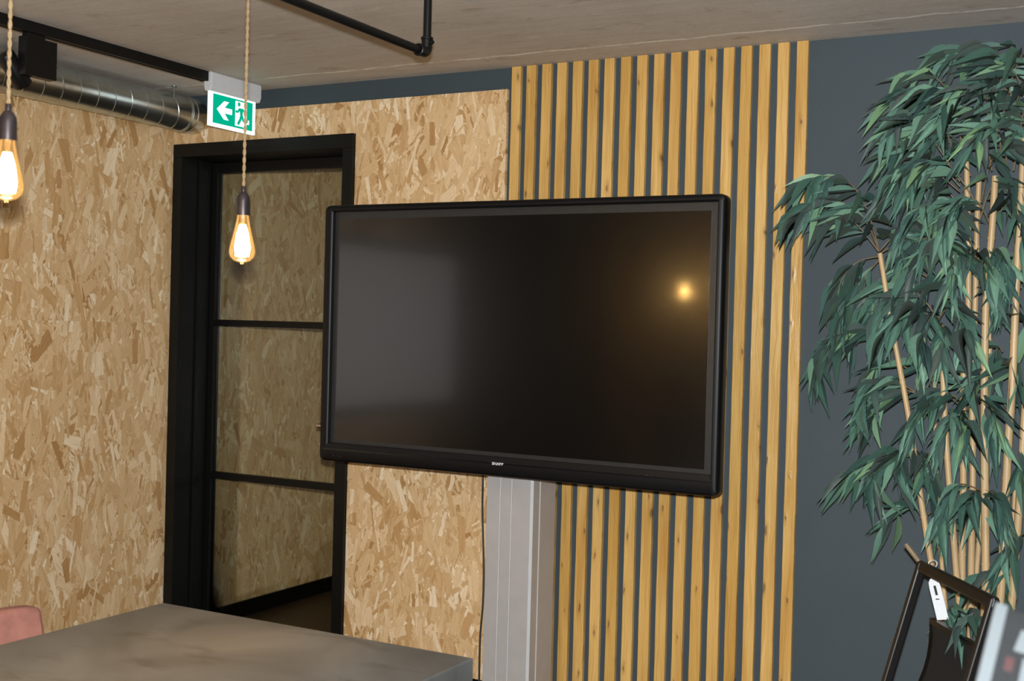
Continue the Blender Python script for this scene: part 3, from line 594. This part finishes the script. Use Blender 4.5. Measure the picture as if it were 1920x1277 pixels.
# ================================================================== BAMBOO
YP = 4.03
bbx = atY(1800, 1200, YP)
bb = empty('artificial_bamboo', (-.52, YP, 0), 'tall artificial bamboo plant with drooping green leaves against the slate wall', 'plant')
MB().lathe([(0, 0), (.13, 0), (.17, .32), (.175, .33), (.155, .33), (.15, .29), (0, .29)], (-.52, YP, 0), 28).build('pot', 'pot', bb, smooth=True)
MB().lathe([(.152, .285), (.08, .295), (0, .30)], (-.52, YP, 0), 20).build('soil', 'soil', bb, smooth=True)
CS = 1.42
canes = [([(1650, 475), (1672, 610), (1700, 760), (1722, 905), (1745, 1050), (1764, 1160)], .0078, -.04), ([(1748, 640), (1752, 700), (1756, 914), (1766, 1058), (1774, 1160)], .0058, .05),
         ([(1764, 610), (1768, 700), (1776, 858), (1792, 1058), (1800, 1160)], .0085, -.01), ([(1812, 300), (1815, 430), (1815, 585), (1806, 720), (1806, 914), (1804, 1058), (1806, 1160)], .0088, .03),
         ([(1836, 330), (1832, 420), (1828, 585), (1823, 700), (1824, 897), (1821, 1058), (1820, 1160)], .0085, .06), ([(1866, 330), (1860, 430), (1849, 560), (1846, 700), (1846, 841), (1848, 1058), (1846, 1160)], .0098, -.03),
         ([(1870, 500), (1857, 614), (1853, 800), (1832, 1058), (1826, 1160)], .0072, .08), ([(1921, 260), (1915, 360), (1906, 530), (1898, 718), (1890, 840), (1880, 1052), (1870, 1170)], .0100, -.06),
         ([(1935, 640), (1922, 760), (1914, 900), (1903, 1058), (1890, 1180)], .0098, -.02), ([(1905, 880), (1899, 1000), (1893, 1090), (1884, 1180)], .0070, .05)]
for pts, r_, dy in canes:
    P = [atY(x, y, YP+dy) for x, y in pts]; ft = V((-.52+(P[-1].x+.52)*.55, YP+dy*.8, .29)); P.append(ft)
    P = bez(P, 7); rad = []; m = MB()
    acc = 0; last = 0
    for i, p in enumerate(P):
        if i: acc += (P[i]-P[i-1]).length
        rad.append(r_*CS*(.72+.28*i/len(P)))
    m.tube(P, rad, 10); acc = 0
    for i in range(1, len(P)-1):
        acc += (P[i]-P[i-1]).length
        if acc > .19: m.tube([P[i]-(P[i+1]-P[i]).normalized()*.003, P[i]+(P[i+1]-P[i]).normalized()*.003], rad[i]+.0012, 10); acc = 0
    m.build('cane', 'cane', bb, smooth=True)
sprays = [
 ([(1648, 470), (1628, 400), (1595, 345), (1545, 330), (1508, 342)], 14, -.05), ([(1648, 470), (1620, 410), (1575, 378), (1530, 385), (1505, 398)], 12, -.07), ([(1648, 472), (1615, 430), (1585, 405), (1555, 410)], 8, -.03),
 ([(1652, 480), (1610, 490), (1580, 520), (1572, 550)], 9, .02), ([(1655, 480), (1620, 520), (1588, 560), (1580, 600)], 12, -.03), ([(1650, 470), (1690, 430), (1740, 405), (1790, 400)], 12, -.02), ([(1650, 475), (1700, 450), (1760, 450), (1800, 470)], 11, -.05),
 ([(1720, 560), (1685, 540), (1650, 545), (1610, 580)], 9, .0), ([(1700, 600), (1660, 590), (1620, 600), (1600, 640)], 8, .04), ([(1740, 520), (1700, 500), (1670, 520), (1650, 560)], 9, .03),
 ([(1800, 330), (1765, 225), (1715, 180), (1680, 185)], 14, -.04), ([(1800, 340), (1740, 250), (1700, 225), (1665, 240)], 14, -.08), ([(1800, 350), (1745, 290), (1705, 275), (1670, 290)], 13, -.05), ([(1800, 360), (1750, 320), (1715, 310), (1680, 335)], 12, -.09),
 ([(1810, 300), (1780, 180), (1745, 140), (1715, 140)], 12, .0), ([(1850, 280), (1850, 150), (1820, 95), (1785, 100)], 12, .03), ([(1850, 260), (1880, 130), (1860, 88), (1815, 88)], 11, .05), ([(1870, 260), (1900, 140), (1915, 100), (1885, 85)], 10, .04), ([(1880, 280), (1910, 180), (1945, 130)], 8, .0),
 ([(1850, 300), (1810, 200), (1770, 170), (1735, 175)], 12, -.06), ([(1860, 320), (1840, 230), (1800, 205), (1765, 220)], 12, -.10), ([(1880, 330), (1870, 230), (1840, 175), (1800, 165)], 12, -.08), ([(1900, 320), (1915, 230), (1890, 170), (1850, 160)], 11, -.05),
 ([(1900, 300), (1920, 200), (1905, 140), (1880, 120)], 10, -.02), ([(1830, 380), (1780, 310), (1740, 310), (1710, 345)], 12, -.10), ([(1840, 380), (1860, 300), (1900, 275), (1940, 300)], 10, -.10), ([(1815, 420), (1770, 350), (1720, 345), (1685, 360)], 12, -.05), ([(1815, 430), (1780, 385), (1735, 385), (1700, 420)], 12, -.08),
 ([(1835, 420), (1860, 350), (1895, 345), (1930, 370)], 10, -.04), ([(1860, 430), (1830, 375), (1790, 385), (1770, 430)], 12, -.10), ([(1860, 430), (1885, 385), (1910, 400), (1925, 440)], 10, -.09), ([(1820, 330), (1790, 260), (1750, 250), (1730, 290)], 11, -.02), ([(1890, 330), (1880, 260), (1850, 240), (1825, 270)], 11, -.11),
 ([(1830, 500), (1790, 455), (1745, 460), (1715, 500)], 12, -.07), ([(1830, 500), (1860, 470), (1885, 490), (1890, 530)], 11, -.10), ([(1845, 505), (1820, 470), (1795, 490), (1780, 530)], 12, -.12), ([(1800, 480), (1770, 440), (1730, 440), (1700, 470)], 11, .02), ([(1830, 495), (1845, 490), (1855, 520)], 7, -.12),
 ([(1760, 600), (1720, 550), (1680, 550), (1645, 580)], 12, -.05), ([(1755, 620), (1730, 580), (1695, 585), (1660, 620)], 11, -.08), ([(1760, 600), (1780, 575), (1805, 600), (1818, 640)], 11, -.10), ([(1760, 600), (1748, 590), (1735, 620), (1728, 650)], 10, -.12), ([(1765, 605), (1772, 620), (1768, 650)], 8, -.11), ([(1780, 560), (1760, 530), (1730, 540), (1710, 570)], 9, .0),
 ([(1672, 650), (1620, 618), (1570, 630), (1535, 680)], 15, -.04), ([(1672, 650), (1600, 620), (1550, 645), (1530, 700)], 12, -.02), ([(1730, 745), (1680, 715), (1640, 720), (1618, 760)], 13, -.05), ([(1735, 745), (1690, 730), (1655, 745), (1630, 780)], 11, -.03), ([(1700, 690), (1665, 675), (1640, 690), (1632, 720)], 7, .04),
 ([(1735, 730), (1760, 690), (1730, 680)], 6, .02), ([(1810, 770), (1770, 740), (1730, 760), (1712, 800)], 12, -.07), ([(1810, 770), (1802, 780), (1808, 820)], 10, -.12), ([(1810, 770), (1845, 750), (1865, 780), (1866, 810)], 12, -.10), ([(1810, 770), (1788, 775), (1772, 820)], 9, -.11), ([(1800, 750), (1765, 730), (1745, 735)], 7, .0),
 ([(1880, 715), (1845, 700), (1825, 720)], 7, -.04), ([(1712, 850), (1670, 848), (1620, 875), (1585, 895)], 14, -.05), ([(1712, 850), (1665, 862), (1640, 880), (1640, 900)], 9, -.07), ([(1712, 855), (1690, 858), (1695, 880)], 7, -.05), ([(1720, 860), (1740, 850), (1745, 890)], 7, -.06),
 ([(1840, 920), (1800, 908), (1780, 935), (1772, 970)], 10, -.08), ([(1840, 925), (1862, 925), (1872, 960)], 8, -.10), ([(1840, 925), (1828, 922), (1822, 945)], 6, -.11), ([(1730, 960), (1700, 950), (1670, 970)], 6, .0), ([(1740, 965), (1760, 950), (1765, 980)], 5, .02),
 ([(1895, 1060), (1870, 1065), (1850, 1075)], 5, -.06), ([(1800, 1165), (1785, 1138), (1776, 1150)], 4, -.34), ([(1800, 1165), (1803, 1155), (1803, 1175)], 5, -.50), ([(1800, 1165), (1820, 1140), (1832, 1160)], 5, -.52),
 ([(1915, 540), (1890, 520), (1878, 560)], 8, -.05), ([(1915, 700), (1900, 680), (1905, 720)], 6, -.04), ([(1930, 1000), (1905, 1005), (1890, 1030)], 6, -.06), ([(1905, 1060), (1880, 1100), (1878, 1140)], 6, -.05), ([(1925, 820), (1915, 840), (1915, 880)], 5, -.05), ([(1915, 460), (1925, 440), (1935, 480)], 6, -.04), ([(1905, 610), (1915, 590), (1930, 620)], 6, -.06), ([(1880, 660), (1870, 650), (1865, 690)], 6, .03)]
def leaf_geo(curl, fold):
    n = 7; wprof = [.05, .52, .90, 1.0, .84, .50, .22, 0]; vs = []; fs = []
    for i in range(n+1):
        t = i/n; z = -curl*t*t; w2 = .5*wprof[i]
        vs += [(-w2, t, z+fold*w2), (0, t, z), (w2, t, z+fold*w2)]
    for i in range(n):
        a = i*3; fs += [(a, a+1, a+4, a+3), (a+1, a+2, a+5, a+4)]
    return [V(v) for v in vs], fs
LV = [leaf_geo(c, f) for c, f in ((.06, .35), (.18, .45), (.32, .4), (.10, .7), (.0, .25), (.24, .15))]
leaf_me = []
for k, (vs, fs) in enumerate(LV):
    me = bpy.data.meshes.new('leaf'); me.from_pydata(vs, [], fs); me.materials.append(M['leaf'])
    for p in me.polygons: p.use_smooth = True
    leaf_me.append(me)
rl = random.Random(21); leaves = []
for pts, nl, dy in sprays:
    nl = int(nl*1.65); n0 = len(pts); P = [atY(x, y, YP+.03+(dy-.03)*min(1, i/(n0-1)*1.15)) for i, (x, y) in enumerate(pts)]
    C = bez(P, 6); m = MB(); m.tube(C, [.0026-.0014*i/len(C) for i in range(len(C))], 5)
    m.build('twig', 'twig', bb, smooth=True)
    for j in range(nl):
        t = .18+.82*((j+.5)/nl)+rl.uniform(-.03, .03); fi = min(max(t, 0), 1)*(len(C)-1); i = min(int(fi), len(C)-2); p = C[i].lerp(C[i+1], fi-i); d = (C[i+1]-C[i]).normalized()
        out = V((rl.uniform(-1, 1), rl.uniform(-1., .45), rl.uniform(-.6, .5)))
        g = rl.uniform(.25, .75)
        if j >= nl-2: out *= .45; g *= .8
        v = d*rl.uniform(.5, .9)+out*.55+V((0, 0, -1))*g
        # keep off the wall
        if p.y > YP+.02 and v.y > 0: v.y *= .2
        v.normalize()
        if v.z > .1: v.z *= -.3; v.normalize()
        nrm = V((rl.uniform(-.5, .5), -1, rl.uniform(.1, .8))); nrm = (nrm-v*nrm.dot(v)).normalized()
        ln = rl.uniform(.112, .180); wd = ln*rl.uniform(.135, .185)
        sx_ = v.cross(nrm).normalized()
        MX = Matrix(((sx_.x*wd, v.x*ln, nrm.x*ln, p.x), (sx_.y*wd, v.y*ln, nrm.y*ln, p.y), (sx_.z*wd, v.z*ln, nrm.z*ln, p.z), (0, 0, 0, 1)))
        # z of the leaf profile is in units of length for curl and width for fold
        tip = p+v*ln
        if tip.y > YB-.015: continue
        leaves.append((p.y+v.y*ln*.5-.02*ln, rl.randrange(len(LV)), MX, wd/ln))
leaves.sort(key=lambda q: q[0])
bo = ORG[bb.name]; rest = MB()
for k, (yy, kind, MX, asp) in enumerate(leaves):
    MX = MX.copy(); 
    if k < 300:
        o = bpy.data.objects.new('leaf', leaf_me[kind]); COL.objects.link(o); o.parent = bb
        MX.translation = MX.translation-bo; o.matrix_local = MX
    else:
        vs, fs = LV[kind]; rest.add([MX @ v for v in vs], fs)
if rest.v:
    o = rest.build('foliage', 'leaf', bb, smooth=True, recalc=False); o['kind'] = 'stuff'

# ================================================================== NEAR COUNTER, CORNER OF FRAME
P0 = atD(1873, 1133, 1.15); P1 = atD(1832, 1300, 1.05)
sd = V((rt.x, rt.y, 0)).normalized(); dn = (P1-P0).normalized(); sd = (sd-dn*sd.dot(dn)).normalized(); nr = sd.cross(dn); nr = nr if nr.dot(CAM-P0) > 0 else -nr
Ln = .30; CZ = (P0+dn*Ln).z-.0
def pp(u, v, d): return P0+sd*u+dn*v+nr*d
bx_ = empty('leaflet_display', pp(.1, Ln, -.01), 'grey and white leaflet display standing in the near corner', 'leaflet display')
MB().prism([(0, 0), (.24, 0), (.24, Ln), (0, Ln)], pp, -.014, 0).build('backing_board', 'greycard', bx_, bev=.002)
MB().prism([(-.003, 0), (.0085, 0), (.0085, Ln), (-.003, Ln)], pp, -.015, .002).build('edge_strip', 'white', bx_, bev=.001)
MB().prism([(.024, .028), (.10, .028), (.10, .058), (.021, .058)], pp, .0002, .0012).build('leaflet', 'white', bx_)
MB().prism([(.030, .066), (.10, .066), (.10, .12), (.030, .12)], pp, .0002, .0012).build('leaflet', 'white', bx_)
MB().prism([(.016, .070), (.0235, .070), (.0235, .088), (.016, .088)], pp, .0002, .0010).build('printed_mark', 'redink', bx_)
CT = min((pp(0, Ln, -.014)).z, (pp(0, Ln, 0)).z, pp(.24, Ln, 0).z, pp(.24, Ln, -.014).z)
fx = rt.copy(); fx.z = 0; fx.normalize(); fyv = V((-fx.y, fx.x, 0))
ctr = P0+sd*.16; ctr.z = 0
def cp(a, b, z): q_ = ctr+fx*a+fyv*b; return (q_.x, q_.y, z)
ct_ = empty('counter', ctr, 'dark counter carrying the leaflet display in the near corner', 'counter')
def cbox(a0, a1, b0, b1, z0, z1): return MB().prism([(a0, b0), (a1, b0), (a1, b1), (a0, b1)], lambda a, b, d: cp(a, b, d), z0, z1)
cbox(-.06, .7, -.25, .35, CT-.03, CT).build('counter_top', 'tvback', ct_, bev=.003)
cbox(-.04, .66, -.2, .3, 0, CT-.03).build('body', 'slate', ct_, bev=.003)
